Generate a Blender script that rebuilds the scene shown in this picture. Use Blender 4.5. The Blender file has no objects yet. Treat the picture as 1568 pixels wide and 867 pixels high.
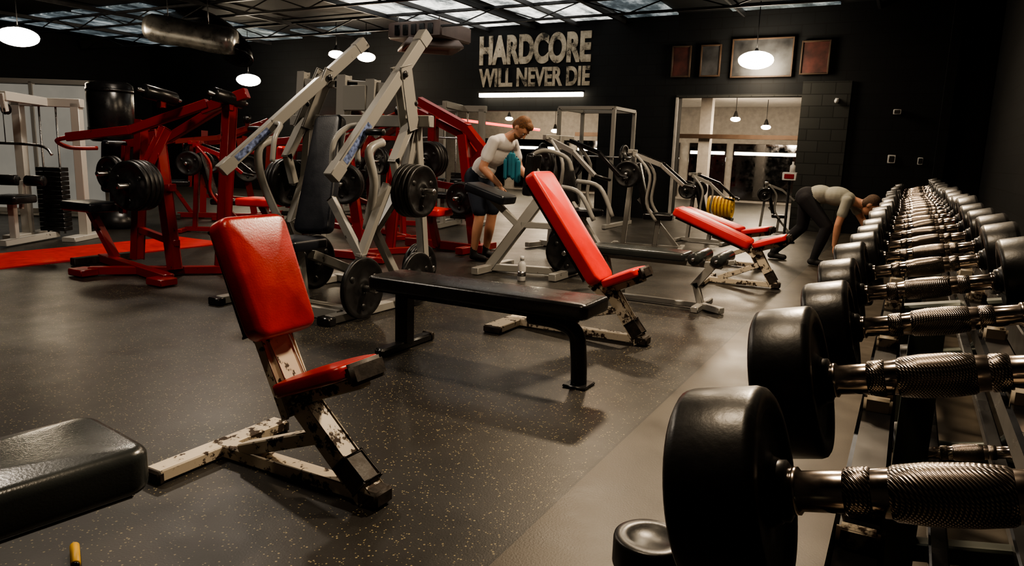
import bpy, bmesh, math, random
from mathutils import Vector, Matrix
random.seed(4)
V=Vector
# ---------------------------------------------------------------- materials
MATS={}
def nt(name):
    m=bpy.data.materials.new(name); m.use_nodes=True
    t=m.node_tree; b=t.nodes["Principled BSDF"]; MATS[name]=m
    return m,t,b
def mapped(t,scale=1.0,kind='Object'):
    tc=t.nodes.new('ShaderNodeTexCoord'); mp=t.nodes.new('ShaderNodeMapping')
    mp.inputs['Scale'].default_value=(scale,)*3 if not isinstance(scale,tuple) else scale
    t.links.new(tc.outputs[kind],mp.inputs[0]); return mp.outputs[0]
def noise(t,vec,scale,detail=4,rough=.55):
    n=t.nodes.new('ShaderNodeTexNoise'); n.inputs['Scale'].default_value=scale
    n.inputs['Detail'].default_value=detail; n.inputs['Roughness'].default_value=rough
    t.links.new(vec,n.inputs['Vector']); return n.outputs['Fac']
def ramp(t,fac,stops):
    r=t.nodes.new('ShaderNodeValToRGB'); e=r.color_ramp.elements
    while len(e)<len(stops): e.new(.5)
    for i,(p,c) in enumerate(stops):
        e[i].position=p; e[i].color=(c[0],c[1],c[2],1) if isinstance(c,tuple) else (c,c,c,1)
    t.links.new(fac,r.inputs[0]); return r.outputs[0]
def bump(t,b,h,strength=.2,dist=.01):
    n=t.nodes.new('ShaderNodeBump'); n.inputs['Strength'].default_value=strength; n.inputs['Distance'].default_value=dist
    t.links.new(h,n.inputs['Height']); t.links.new(n.outputs[0],b.inputs['Normal'])
def basic(name,col,rough=.5,metal=0,var=.15,nscale=8,bstr=.0,bscale=60,coat=0,spec=None):
    m,t,b=nt(name); v=mapped(t)
    n=noise(t,v,nscale)
    lo=tuple(c*(1-var) for c in col); hi=tuple(min(1,c*(1+var)) for c in col)
    t.links.new(ramp(t,n,[(.3,lo),(.7,hi)]),b.inputs['Base Color'])
    rr=ramp(t,n,[(.3,max(0,rough-.07)),(.7,min(1,rough+.07))]); t.links.new(rr,b.inputs['Roughness'])
    b.inputs['Metallic'].default_value=metal; b.inputs['Coat Weight'].default_value=coat
    if spec is not None: b.inputs['Specular IOR Level'].default_value=spec
    if bstr: bump(t,b,noise(t,v,bscale),bstr,.004)
    return m
def chipped(name,paint,under,thr=.56,rough=.45,nscale=14):
    m,t,b=nt(name); v=mapped(t)
    n=noise(t,v,nscale,8,.65); n2=noise(t,v,3.0,3)
    ad=t.nodes.new('ShaderNodeMath'); ad.operation='MULTIPLY_ADD'; ad.inputs[1].default_value=.35
    t.links.new(n2,ad.inputs[0]); t.links.new(n,ad.inputs[2])
    t.links.new(ramp(t,ad.outputs[0],[(thr+.12,paint),(thr+.145,tuple(c*.6 for c in paint)),(thr+.16,under),(.97,tuple(c*.5 for c in under))]),b.inputs['Base Color'])
    t.links.new(ramp(t,ad.outputs[0],[(thr+.12,rough),(thr+.16,.8)]),b.inputs['Roughness'])
    bump(t,b,ad.outputs[0],.15,.003)
    return m
basic('red_vinyl',(.66,.016,.008),.36,0,.12,5,.12,140)
basic('red_vinyl_worn',(.36,.007,.004),.34,0,.45,4,.15,140)
basic('black_vinyl',(.010,.010,.011),.27,0,.3,5,.15,150)
basic('grey_vinyl',(.030,.034,.034),.25,0,.15,4,.12,150)
basic('navy_vinyl',(.008,.010,.016),.4,0,.2,5,.1,100)
chipped('white_chipped',(.62,.54,.43),(.045,.026,.016),.58,.45,18)
chipped('white_frame',(.48,.47,.44),(.06,.05,.045),.74)
chipped('silver_paint',(.27,.265,.25),(.06,.055,.05),.73,.35)
chipped('red_paint',(.22,.005,.004),(.05,.006,.005),.70,.35)
basic('black_paint',(.008,.008,.009),.3,0,.3,8)
basic('rusty_black',(.022,.015,.011),.6,0,.6,30,.3,60)
basic('black_rubber',(.009,.009,.010),.36,0,.3,12,.08,90)
basic('iron_plate',(.012,.012,.013),.42,.2,.35,20,.15,60)
basic('rack_green_grey',(.06,.07,.057),.4,.3,.15,10)
basic('chrome',(.86,.74,.66),.16,1,.06,30)
basic('steel',(.45,.45,.45),.3,1,.15,20)
basic('white_plastic',(.6,.6,.6),.4); basic('yellow_paint',(.75,.42,.02),.5); basic('label_blue',(.12,.16,.3),.4,0,.9,40)
basic('teal_cloth',(.02,.16,.22),.85); basic('foil',(.6,.58,.55),.3,.9,.3,6,.8,9)
basic('duct_black',(.012,.012,.013),.3,.2,.3); basic('hvac_beige',(.12,.085,.075),.55)
basic('frame_print',(.05,.012,.009),.5,0,.9,4); basic('frame_print_grey',(.03,.03,.032),.4,0,.9,3)
basic('skin',(.55,.28,.18),.5,0,.1,10); basic('hair',(.16,.07,.028),.7,0,.5,60,.6,90); basic('hair_short',(.10,.06,.04),.75,0,.4,60,.5,90)
basic('shirt_light',(.72,.69,.67),.85,0,.08,6,.3,14); basic('shirt_grey',(.36,.36,.31),.85,0,.12,6,.3,14)
basic('shorts_black',(.010,.010,.014),.85); basic('shorts_navy',(.012,.018,.034),.85); basic('shoes_dark',(.02,.02,.022),.6)
basic('eye_dark',(.02,.015,.01),.2); basic('lip',(.35,.12,.09),.5)
basic('truss_steel',(.03,.03,.033),.5,.4,.3)
basic('room_plaster',(.40,.375,.35),.8); basic('mirror_dark',(.25,.25,.26),.08,1,.1)
basic('wood_dark',(.05,.028,.016),.6)
def emis(name,col,s):
    m,t,b=nt(name); b.inputs['Base Color'].default_value=(*col,1)
    b.inputs['Emission Color'].default_value=(*col,1); b.inputs['Emission Strength'].default_value=s
    return m
emis('lamp_warm',(1,.85,.62),45); emis('led_strip',(1,.86,.62),14); emis('led_red',(1,.02,.015),6)
m,t,b=nt('knurled_chrome'); v=mapped(t)
w=[]
for ang in (.8,-.8):
    mp=t.nodes.new('ShaderNodeMapping'); mp.inputs['Rotation'].default_value=(ang,ang,0); t.links.new(v,mp.inputs[0])
    wv=t.nodes.new('ShaderNodeTexWave'); wv.inputs['Scale'].default_value=150; t.links.new(mp.outputs[0],wv.inputs['Vector']); w.append(wv.outputs['Fac'])
mx=t.nodes.new('ShaderNodeMath'); mx.operation='MULTIPLY'; t.links.new(w[0],mx.inputs[0]); t.links.new(w[1],mx.inputs[1])
b.inputs['Metallic'].default_value=1; b.inputs['Roughness'].default_value=.27
t.links.new(ramp(t,mx.outputs[0],[(.05,(.13,.11,.095)),(.5,(.70,.60,.53))]),b.inputs['Base Color'])
bump(t,b,mx.outputs[0],.32,.001)
m,t,b=nt('frosted_glass'); v=mapped(t)
t.links.new(ramp(t,noise(t,v,1.6,3),[(.3,(.28,.28,.26)),(.7,(.5,.5,.47))]),b.inputs['Base Color']); b.inputs['Roughness'].default_value=.35
b.inputs['Emission Color'].default_value=(.9,.86,.75,1); b.inputs['Emission Strength'].default_value=.16
m,t,b=nt('roof_foil_glow'); v=mapped(t,(1.2,.5,1))
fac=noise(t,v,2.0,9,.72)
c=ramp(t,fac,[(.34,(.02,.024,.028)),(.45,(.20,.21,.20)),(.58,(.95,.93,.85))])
t.links.new(c,b.inputs['Base Color']); t.links.new(c,b.inputs['Emission Color']); b.inputs['Emission Strength'].default_value=2.4  # light reflected by the silver foil, put in as patchy emission
m,t,b=nt('roof_foil_glow_dim'); v=mapped(t,(1.2,.5,1))
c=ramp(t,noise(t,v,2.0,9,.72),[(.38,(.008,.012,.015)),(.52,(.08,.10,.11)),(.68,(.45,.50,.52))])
t.links.new(c,b.inputs['Base Color']); t.links.new(c,b.inputs['Emission Color']); b.inputs['Emission Strength'].default_value=1.0  # weaker copy: reflected light on the foil as emission
m,t,b=nt('sign_paint'); v=mapped(t)
t.links.new(ramp(t,noise(t,v,3.5,9,.75),[(.38,(.02,.018,.015)),(.46,(.34,.29,.22)),(.6,(.55,.48,.38))]),b.inputs['Base Color']); b.inputs['Roughness'].default_value=.8
def brick(name,c1,c2,mortar,bs=.5):
    m,t,b=nt(name)
    tc=t.nodes.new('ShaderNodeTexCoord'); sp=t.nodes.new('ShaderNodeSeparateXYZ'); cb=t.nodes.new('ShaderNodeCombineXYZ')
    ad=t.nodes.new('ShaderNodeMath'); t.links.new(tc.outputs['Object'],sp.inputs[0]); t.links.new(sp.outputs[0],ad.inputs[0]); t.links.new(sp.outputs[1],ad.inputs[1])
    t.links.new(ad.outputs[0],cb.inputs[0]); t.links.new(sp.outputs[2],cb.inputs[1])
    br=t.nodes.new('ShaderNodeTexBrick'); br.inputs['Scale'].default_value=1; br.inputs['Brick Width'].default_value=.4; br.inputs['Row Height'].default_value=.2
    br.inputs['Mortar Size'].default_value=.008; br.inputs['Color1'].default_value=(*c1,1); br.inputs['Color2'].default_value=(*c2,1); br.inputs['Mortar'].default_value=(*mortar,1)
    t.links.new(cb.outputs[0],br.inputs['Vector']); t.links.new(br.outputs['Color'],b.inputs['Base Color'])
    b.inputs['Roughness'].default_value=.75; b.inputs['Specular IOR Level'].default_value=.25
    iv=t.nodes.new('ShaderNodeMath'); iv.operation='SUBTRACT'; iv.inputs[0].default_value=1; t.links.new(br.outputs['Fac'],iv.inputs[1]); bump(t,b,iv.outputs[0],bs,.01)
brick('brick_black',(.0055,.0062,.0075),(.007,.0078,.0092),(.004,.004,.0045),.25)
brick('brick_charcoal',(.026,.027,.026),(.034,.035,.034),(.014,.014,.014))
m,t,b=nt('rubber_floor')
g=t.nodes.new('ShaderNodeNewGeometry'); pos=g.outputs['Position']
vo=t.nodes.new('ShaderNodeTexVoronoi'); vo.inputs['Scale'].default_value=115; vo.inputs['Randomness'].default_value=1; t.links.new(pos,vo.inputs['Vector'])
ns=noise(t,pos,140,2); nl=noise(t,pos,.8,4); nm=noise(t,pos,4,6,.65); nw=noise(t,pos,.5,2,.5)
sc=t.nodes.new('ShaderNodeSeparateColor'); t.links.new(vo.outputs['Color'],sc.inputs[0])
def mth(op,a,b_,t=t):
    n=t.nodes.new('ShaderNodeMath'); n.operation=op
    for i,q in enumerate((a,b_)):
        if q is None: continue
        if isinstance(q,(int,float)): n.inputs[i].default_value=q
        else: t.links.new(q,n.inputs[i])
    return n.outputs[0]
a=mth('GREATER_THAN',sc.outputs[0],.70)
d=mth('LESS_THAN',vo.outputs['Distance'],mth('MULTIPLY',sc.outputs[1],.44))
sx=t.nodes.new('ShaderNodeSeparateXYZ'); t.links.new(pos,sx.inputs[0])
msk=mth('LESS_THAN',sx.outputs[0],-.97)
sp2=mth('MULTIPLY',mth('MULTIPLY',a,d),msk)
base=ramp(t,nl,[(.3,(.015,.0135,.0125)),(.7,(.027,.024,.021))])
base2=ramp(t,nm,[(.3,(.036,.029,.021)),(.7,(.064,.052,.038))])
def mixc(f,a,b_,t=t):
    n=t.nodes.new('ShaderNodeMix'); n.data_type='RGBA'; t.links.new(f,n.inputs[0])
    for i,q in ((6,a),(7,b_)):
        if isinstance(q,tuple): n.inputs[i].default_value=(*q,1)
        else: t.links.new(q,n.inputs[i])
    return n.outputs[2]
mc=mixc(sp2,mixc(msk,base2,base),(.24,.20,.11))
seamf=mth('LESS_THAN',mth('ABSOLUTE',mth('ADD',sx.outputs[0],.97),None),.006)
t.links.new(mixc(seamf,mc,(.010,.009,.008)),b.inputs['Base Color'])
rg=mth('ADD',ramp(t,nm,[(.3,0.0),(.7,.10)]),ramp(t,nw,[(.30,.28),(.70,.42)]))
t.links.new(rg,b.inputs['Roughness']); bump(t,b,ns,.25,.002)
basic('red_turf',(.50,.012,.008),.6,0,.2,12)
# ---------------------------------------------------------------- builder
class B:
    def __init__(s,name,loc=(0,0,0),rot=0,scale=1):
        s.name=name; s.bm=bmesh.new(); s.mats=[]; s.loc=loc; s.rot=rot; s.scale=scale
    def mi(s,m):
        if m not in s.mats: s.mats.append(m)
        return s.mats.index(m)
    def _fin(s,verts,mat,smooth,M=None):
        vs=set(verts)
        if M is not None:
            for v in vs: v.co=M@v.co
        i=s.mi(mat)
        fs={f for v in vs for f in v.link_faces}
        for f in fs: f.material_index=i; f.smooth=smooth
        return fs
    def box(s,c,size,mat,rot=None,bev=.006,seg=2):
        r=bmesh.ops.create_cube(s.bm,size=1); vs=r['verts']
        for v in vs: v.co=V((v.co.x*size[0],v.co.y*size[1],v.co.z*size[2]))
        M=Matrix.Translation(V(c))
        if rot is not None: M=M@(rot.to_4x4())
        s._fin(vs,mat,False,M)
        if bev>0:
            bev=min(bev,min(size)*.45)
            es={e for v in vs for e in v.link_edges}
            r=bmesh.ops.bevel(s.bm,geom=list(es),offset=bev,segments=seg,affect='EDGES',clamp_overlap=True)
            i=s.mi(mat)
            for f in r['faces']: f.material_index=i; f.smooth=True
    def frame(s,p0,p1,up=V((0,0,1))):
        p0=V(p0);p1=V(p1); x=(p1-p0).normalized()
        up=V(up)
        if abs(x.dot(up))>.98: up=V((1,0,0)) if abs(x.x)<.9 else V((0,1,0))
        y=up.cross(x).normalized(); z=x.cross(y)
        return Matrix((x,y,z)).transposed()
    def beam(s,p0,p1,w,h,mat,up=(0,0,1),bev=.005):
        R=s.frame(p0,p1,up); p0=V(p0);p1=V(p1)
        s.box((p0+p1)/2,((p1-p0).length,w,h),mat,R,bev)
    def path(s,pts,w,h,mat,up=(0,0,1)):
        for a,b_ in zip(pts[:-1],pts[1:]):
            a=V(a);b_=V(b_);d=(b_-a).normalized()*min(w,h)*.35
            s.beam(a-d,b_+d,w,h,mat,up)
    def lathe(s,p,axis,prof,mat,seg=28):
        R=s.frame(V((0,0,0)),V(axis)); M=Matrix.Translation(V(p))@R.to_4x4()
        rings=[]
        for (t_,r) in prof:
            if r<1e-5: rings.append([s.bm.verts.new((t_,0,0))])
            else: rings.append([s.bm.verts.new((t_,r*math.cos(2*math.pi*k/seg),r*math.sin(2*math.pi*k/seg))) for k in range(seg)])
        i=s.mi(mat)
        for a,b_ in zip(rings[:-1],rings[1:]):
            for k in range(seg):
                k2=(k+1)%seg
                if len(a)==1 and len(b_)==1: continue
                if len(a)==1: f=s.bm.faces.new((a[0],b_[k2],b_[k]))
                elif len(b_)==1: f=s.bm.faces.new((a[k],a[k2],b_[0]))
                else: f=s.bm.faces.new((a[k],a[k2],b_[k2],b_[k]))
                f.material_index=i; f.smooth=True
        for rg in rings:
            for v in rg: v.co=M@v.co
    def cyl(s,p0,p1,r,mat,seg=20,r2=None):
        p0=V(p0);p1=V(p1);L=(p1-p0).length; r2=r if r2 is None else r2; e=min(.004,r*.2,L*.2)
        s.lathe(p0,p1-p0,[(0,0),(0,r-e),(e,r),(L-e,r2),(L,r2-e),(L,0)],mat,seg)
    def tube(s,pts,r,mat,seg=12,sub=5):
        P=[V(p) for p in pts]; Q=[]
        n=len(P)
        for i in range(n-1):
            p0=P[max(i-1,0)];p1=P[i];p2=P[i+1];p3=P[min(i+2,n-1)]
            for k in range(sub):
                u=k/sub
                Q.append(.5*((2*p1)+(-p0+p2)*u+(2*p0-5*p1+4*p2-p3)*u*u+(-p0+3*p1-3*p2+p3)*u**3))
        Q.append(P[-1]); rings=[]; up=V((0,0,1)); i_=s.mi(mat)
        T0=(Q[1]-Q[0]).normalized(); nrm=up.cross(T0)
        if nrm.length<.1: nrm=V((1,0,0)).cross(T0)
        nrm.normalize()
        for k,q in enumerate(Q):
            T=(Q[min(k+1,len(Q)-1)]-Q[max(k-1,0)]).normalized()
            nrm=(nrm-T*nrm.dot(T)).normalized(); bn=T.cross(nrm)
            rings.append([s.bm.verts.new(q+nrm*r*math.cos(2*math.pi*j/seg)+bn*r*math.sin(2*math.pi*j/seg)) for j in range(seg)])
        for a,b_ in zip(rings[:-1],rings[1:]):
            for k in range(seg):
                f=s.bm.faces.new((a[k],a[(k+1)%seg],b_[(k+1)%seg],b_[k])); f.smooth=True; f.material_index=i_
        for rg in (rings[0][::-1],rings[-1]):
            f=s.bm.faces.new(rg); f.material_index=i_
    def pad(s,c,size,mat,R=None,rr=.035,taper=0,puff=.012):
        """upholstered cushion: rounded outline (rr), rolled edge, slightly crowned faces"""
        hx,hy,hz=size[0]/2,size[1]/2,size[2]/2; rr=min(rr,hx*.9,hy*.9)
        M=Matrix.Translation(V(c))
        if R is not None: M=M@R.to_4x4()
        out=[]
        for cx_,cy_,a0 in ((hx-rr,hy-rr,0),(-hx+rr,hy-rr,90),(-hx+rr,-hy+rr,180),(hx-rr,-hy+rr,270)):
            for k in range(6):
                an=math.radians(a0+k*18); out.append((cx_,cy_,math.cos(an),math.sin(an)))
        er=min(hz*.55,.03)
        prof=[]
        for k in range(6):
            an=math.radians(-90+k*18); prof.append((er-er*math.cos(an),-hz+er+er*math.sin(an)))
        for k in range(6):
            an=math.radians(k*18); prof.append((er-er*math.cos(an),hz-er+er*math.sin(an)))
        i=s.mi(mat); rings=[]
        def ring(ins,z,f=1.0):
            rg=[]
            for (x,y,cx_,sy_) in out:
                r_=rr-ins; px=(x+cx_*r_)*f; py=(y+sy_*r_)*f
                py*=1+taper*px/hx
                rg.append(s.bm.verts.new(M@V((px,py,z))))
            return rg
        inner=[(.82,.45),(.55,.8),(.25,.95)]
        for f,k in reversed(inner): rings.append(ring(er,-hz-puff*.4*k,f))
        for ins,z in prof: rings.append(ring(ins,z))
        for f,k in inner: rings.append(ring(er,hz+puff*k,f))
        n=len(out)
        for a,b_ in zip(rings[:-1],rings[1:]):
            for k in range(n):
                f=s.bm.faces.new((a[k],a[(k+1)%n],b_[(k+1)%n],b_[k])); f.smooth=True; f.material_index=i
        for rg in (rings[0][::-1],rings[-1]):
            f=s.bm.faces.new(rg); f.smooth=True; f.material_index=i
    def ell(s,c,rad,mat,R=None,u=20,v_=12):
        r=bmesh.ops.create_uvsphere(s.bm,u_segments=u,v_segments=v_,radius=1); vs=r['verts']
        M=Matrix.Translation(V(c))@((R.to_4x4()) if R is not None else Matrix.Identity(4))@Matrix.Diagonal((*rad,1))
        s._fin(vs,mat,True,M)
    def plate(s,c,axis,r,th=.035,mat='iron_plate',seg=36):
        a=V(axis).normalized(); h=th/2
        s.lathe(V(c)-a*h,a,[(0,.026),(0,.06),(.006,.066),(.010,r*.45),(.010,r*.80),(.0,r*.86),(0,r*.97),(.005,r),(th-.005,r),(th,r*.97),(th,r*.86),(th-.01,r*.80),(th-.01,r*.45),(th-.006,.066),(th,.06),(th,.026),(0,.026)],mat,seg)
        R=s.frame(V((0,0,0)),a)
        for k in range(3):
            an=k*2*math.pi/3+.5; d=R@V((0,math.cos(an),math.sin(an)))
            s.ell(V(c)+d*r*.63,(h*1.02,r*.13,r*.13),mat,R,10,6)
    def stack(s,c,axis,r,n,th=.038,mat='iron_plate'):
        a=V(axis).normalized()
        for k in range(n): s.plate(V(c)+a*(k*(th+.003)),a,r*(1 if k<n-1 else .97),th,mat)
        s.cyl(V(c)-a*.06,V(c)+a*(n*th+.09),.024,'steel',14)
    def done(s):
        bmesh.ops.recalc_face_normals(s.bm,faces=s.bm.faces[:])
        me=bpy.data.meshes.new(s.name+'_mesh'); s.bm.to_mesh(me); s.bm.free()
        for m in s.mats: me.materials.append(MATS[m])
        o=bpy.data.objects.new(s.name,me); bpy.context.scene.collection.objects.link(o)
        o.location=s.loc; o.rotation_euler=(0,0,s.rot); o.scale=(s.scale,)*3
        return o
def Rxz(x,z):
    x_=V((x,0,z)).normalized(); y_=V((0,1,0)); z_=x_.cross(y_)
    return Matrix((x_,y_,z_)).transposed()
def slab(name,x0,x1,y0,y1,z0,z1,mat):
    b=B(name,((x0+x1)/2,(y0+y1)/2,(z0+z1)/2)); b.box((0,0,0),(x1-x0,y1-y0,z1-z0),mat,None,0); return b.done()
# ---------------------------------------------------------------- room shell
YW=14.0; XR=.95; XL=-20.; ZC=3.92
slab('floor',XL,XR+.2,-3,22.2,-.1,0,'rubber_floor')
slab('ceiling',XL,XR+.2,-3,22.2,ZC,ZC+.1,'brick_black')
slab('wall_right',XR,XR+.2,-3,YW+.2,0,ZC,'brick_black')
slab('wall_left',XL-.2,XL,-3,22.2,0,ZC,'brick_black')
slab('wall_front',XL,XR+.2,-3.2,-3,0,ZC,'brick_black')
b=B('wall_back')
OA=(-4.1,-1.88,2.37); OB=(-9.6,-5.75,2.12)
def seg(x0,x1,z0,z1,mat='brick_black',y0=YW,y1=YW+.2): b.box(((x0+x1)/2,(y0+y1)/2,(z0+z1)/2),(x1-x0,y1-y0,z1-z0),mat,None,0)
seg(XL,OB[0],0,ZC); seg(OB[0],OB[1],OB[2],ZC); seg(OB[1],OA[0],0,ZC); seg(OA[0],OA[1],OA[2],ZC); seg(OA[1],XR,0,ZC)
seg(-1.88,-1.09,0,2.62,'brick_charcoal',YW-.06,YW); seg(.28,.42,0,ZC,'brick_black',YW-.35,YW)
b.done()
b=B('trim_1'); x0,x1,z=OA
b.box(((x0+x1)/2,YW-.02,z+.02),(x1-x0+.1,.06,.05),'brick_charcoal'); b.box((x0-.03,YW-.02,z/2),(.05,.06,z),'room_plaster'); b.done()
slab('wall_far',XL,XR+.2,22,22.2,0,ZC,'room_plaster')
slab('ceiling_far_room',-13,XR,YW+.25,21.95,2.75,2.85,'room_plaster')
b=B('mirror_wall_panel')
for (xa,xb) in ((-7.6,-6.3),(-6.0,-4.9),(-4.7,-2.9),(-14,-12.4),(-12,-10),(-9.7,-8.2)):
    b.box(((xa+xb)/2,21.95,.90),(xb-xa,.06,1.6),'mirror_dark'); b.box(((xa+xb)/2,21.88,1.42),(xb-xa-.1,.06,.09),'led_strip')
b.done()
slab('pillar',-4.72,-4.45,18,18.25,0,2.74,'room_plaster')
slab('trim_2',-8,-1.5,17.9,18.1,1.72,1.82,'wood_dark')
def text_mesh(txt,off):
    cu=bpy.data.curves.new('t','FONT'); cu.body=txt; cu.extrude=.01; cu.offset=off
    o=bpy.data.objects.new('t',cu); bpy.context.scene.collection.objects.link(o)
    dg=bpy.context.evaluated_depsgraph_get(); me=bpy.data.meshes.new_from_object(o.evaluated_get(dg))
    bpy.data.objects.remove(o); return me
b=B('wall_sign_lettering')
for txt,(xa,xb,za,zb),off in (('HARDCORE',(-8.62,-5.98,3.08,3.70),.05),('WILL NEVER DIE',(-8.62,-5.98,2.62,3.01),.036)):
    me=text_mesh(txt,off); k=len(b.bm.verts); b.bm.from_mesh(me); b.bm.verts.ensure_lookup_table()
    vs=b.bm.verts[k:]; mnx=min(v.co.x for v in vs);mxx=max(v.co.x for v in vs);mny=min(v.co.y for v in vs);mxy=max(v.co.y for v in vs)
    for v in vs:
        v.co=V((xa+(v.co.x-mnx)/(mxx-mnx)*(xb-xa),YW-.02-v.co.z,za+(v.co.y-mny)/(mxy-mny)*(zb-za)))
b.mi('sign_paint')
for f in b.bm.faces: f.material_index=0
b.done()
b=B('sign_light_fixture'); b.box((-7.3,YW-.12,2.50),(2.5,.12,.04),'black_paint'); b.box((-7.3,YW-.12,2.44),(2.45,.10,.09),'led_strip'); b.box((-8.3,YW-.05,2.5),(.05,.1,.04),'black_paint'); b.box((-6.3,YW-.05,2.5),(.05,.1,.04),'black_paint'); b.done()
for k,(xa,xb,za,zb,mm) in enumerate(((-4.27,-3.93,2.75,3.3,'frame_print'),(-3.72,-3.37,2.75,3.3,'frame_print_grey'),(-3.15,-2.10,2.72,3.38,'frame_print_grey'),(-1.95,-1.50,2.75,3.3,'frame_print'))):
    b=B('framed_poster',((xa+xb)/2,YW-.05,(za+zb)/2)); w_,h_=xb-xa,zb-za
    b.box((0,0,0),(w_,.02,h_),mm,None,0)
    for sx_ in (-1,1): b.box((sx_*w_/2,-.01,0),(.03,.04,h_+.03),'wood_dark')
    for sz in (-1,1): b.box((0,-.01,sz*h_/2),(w_,.04,.03),'wood_dark')
    b.done()
b=B('light_switch',(-.35,YW-.02,1.32)); b.box((0,0,0),(.12,.03,.14),'white_plastic'); b.box((0,-.02,0),(.08,.02,.10),'black_paint'); b.done()
b=B('light_switch',(.08,YW-.02,1.30)); b.box((0,0,0),(.08,.03,.12),'white_plastic'); b.box((0,-.02,0),(.06,.02,.09),'black_paint'); b.done()
b=B('security_camera',(-1.3,YW-.11,2.3)); b.box((0,.03,0),(.06,.03,.06),'white_plastic'); b.ell((0,0,-.02),(.04,.05,.04),'white_plastic'); b.done()
b=B('wall_speaker',(-.35,YW-.06,2.10)); b.box((0,0,0),(.12,.1,.08),'white_plastic'); b.box((0,-.05,0),(.09,.02,.06),'black_paint'); b.done()
# ceiling structures
b=B('glowing_foil_panel')  # insulation foil under the roof, glowing to stand in for lamp light on it
for (xa,xb,ya,yb,mm) in ((-9.6,-7.5,10.6,13.9,'roof_foil_glow'),(-7.1,-5.4,10.6,13.9,'roof_foil_glow'),(-19,-16.4,9.5,13.9,'roof_foil_glow_dim'),(-16.1,-13.8,9.5,13.9,'roof_foil_glow_dim'),(-5.2,-4.2,12.3,13.9,'roof_foil_glow_dim'),(-3.2,-1.4,13.5,13.9,'roof_foil_glow_dim'),(-13.2,-11.6,12.9,13.9,'roof_foil_glow_dim')):
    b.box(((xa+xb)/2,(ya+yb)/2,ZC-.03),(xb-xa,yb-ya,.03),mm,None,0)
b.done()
def truss(y):
    b=B('roof_truss'); z1=ZC-.08; z0=ZC-.34
    b.beam((XL,y,z1),(XR,y,z1),.07,.05,'truss_steel'); b.beam((XL,y,z0),(XR,y,z0),.05,.04,'truss_steel')
    x=XL+.2; up=True
    while x<XR-.9:
        b.beam((x,y,z0 if up else z1),(x+.85,y,z1 if up else z0),.022,.022,'truss_steel'); x+=.85; up=not up
    b.done()
for y in (9.8,12.0): truss(y)
for x in (-17.5,-15,-12.2,-9.6,-8.4,-7.3,-6.3,-5.3,-3.0,-.8):
    b=B('roof_purlin'); b.beam((x,-3,ZC-.10),(x,YW,ZC-.10),.05,.08,'truss_steel'); b.done()
b=B('hvac_unit',(-8.9,12.5,3.42)); b.box((0,0,.12),(1.3,1.1,.32),'hvac_beige',None,.03)
b.lathe((0,0,-.04),(0,0,-1),[(0,0),(0,.70),(.12,.82),(.16,.82),(.16,.7),(.10,.6),(.10,0)],'hvac_beige',4)
for k in range(5): b.box((-.4+.2*k,-.56,.12),(.12,.02,.20),'black_paint')
for sx_ in (-1,1):
    for sy in (-1,1): b.cyl((sx_*.5,sy*.4,.25),(sx_*.5,sy*.4,.50),.012,'steel',8)
b.done()
b=B('ventilation_duct')
b.lathe((-12.75,8.9,3.30),(1.35,.85,-.22),[(0,0),(0,.2),(.1,.25),(.4,.26),(.8,.24),(1.2,.26),(1.5,.25),(1.62,.22),(1.62,0)],'foil',24)
b.tube([(-14.2,10.6,3.8),(-13.2,10.4,3.65),(-12.3,10.2,3.35),(-11.6,10.0,2.95)],.26,'duct_black',18)
b.lathe((-11.6,10.0,2.97),(.1,-.3,-.6),[(0,.26),(.1,.30),(.16,.30),(.16,.25),(.02,.2),(.02,0)],'duct_black',24)
for x,y in ((-12.4,9.1),(-11.8,9.5)): b.cyl((x,y,3.4),(x,y,ZC),.01,'steel',8)
b.done()
def lamp(p,r=.16,e=60,col=(1,.80,.56)):
    b=B('pendant_lamp',p); b.lathe((0,0,.12),(0,0,-1),[(-.10,.02),(-.05,.04),(0,r*.45),(.05,r*.6),(.06,r*.6),(.05,r*.4),(.04,0)],'black_paint',20)
    b.ell((0,0,.02),(r,r,r*.5),'lamp_warm'); b.cyl((0,0,.2),(0,0,ZC-p[2] if p[1]<YW else 2.75-p[2]),.008,'black_paint',8); o=b.done()
    l=bpy.data.lights.new('lamp_light','POINT'); l.energy=e; l.color=col; l.shadow_soft_size=.15
    lo=bpy.data.objects.new('lamp_light',l); bpy.context.scene.collection.objects.link(lo); lo.parent=o; lo.location=(0,0,-.25)
lamp((-13.9,7.25,2.9),.32,90); lamp((-14.3,12.6,2.72),.28,45); lamp((-11.5,12.6,3.22),.17,30); lamp((-10.9,12.9,3.18),.2,30); lamp((-2.62,13.4,2.92),.30,34)
for p in ((-4.0,18.6,2.2),(-3.4,19.4,2.05),(-11.2,20,2.25),(-9.6,20,1.9)): lamp(p,.12,50)
def area(loc,e,size=.8,col=(1,.79,.55),tgt=None):
    l=bpy.data.lights.new('area_light','AREA'); l.energy=e; l.size=size; l.color=col; l.shape='DISK'
    o=bpy.data.objects.new('area_light',l); bpy.context.scene.collection.objects.link(o); o.location=loc
    if tgt: o.rotation_euler=(V(tgt)-V(loc)).to_track_quat('-Z','Y').to_euler()
area((-.9,5.0,3.6),235,.35,tgt=(-1.3,3.2,0)); area((-1.0,1.2,3.7),55,.35); area((-5.0,2.2,3.7),75,.45,(1,.86,.70)); area((-7.2,5.6,3.7),92,.45,(1,.86,.70)); area((-3.2,8.0,3.7),115,.35); area((-1.2,9.6,3.7),62,.35)  # second one is an unseen fill added near the camera
area((-3,17,2.7),210,1.5); area((-8,17,2.7),210,1.5)
b=B('red_neon_light'); b.cyl((-13.3,13.9,1.90),(-10.1,13.9,1.90),.03,'led_red'); b.cyl((-9.3,14.3,1.93),(-8.2,16.2,1.80),.03,'led_red'); b.done()
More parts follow.
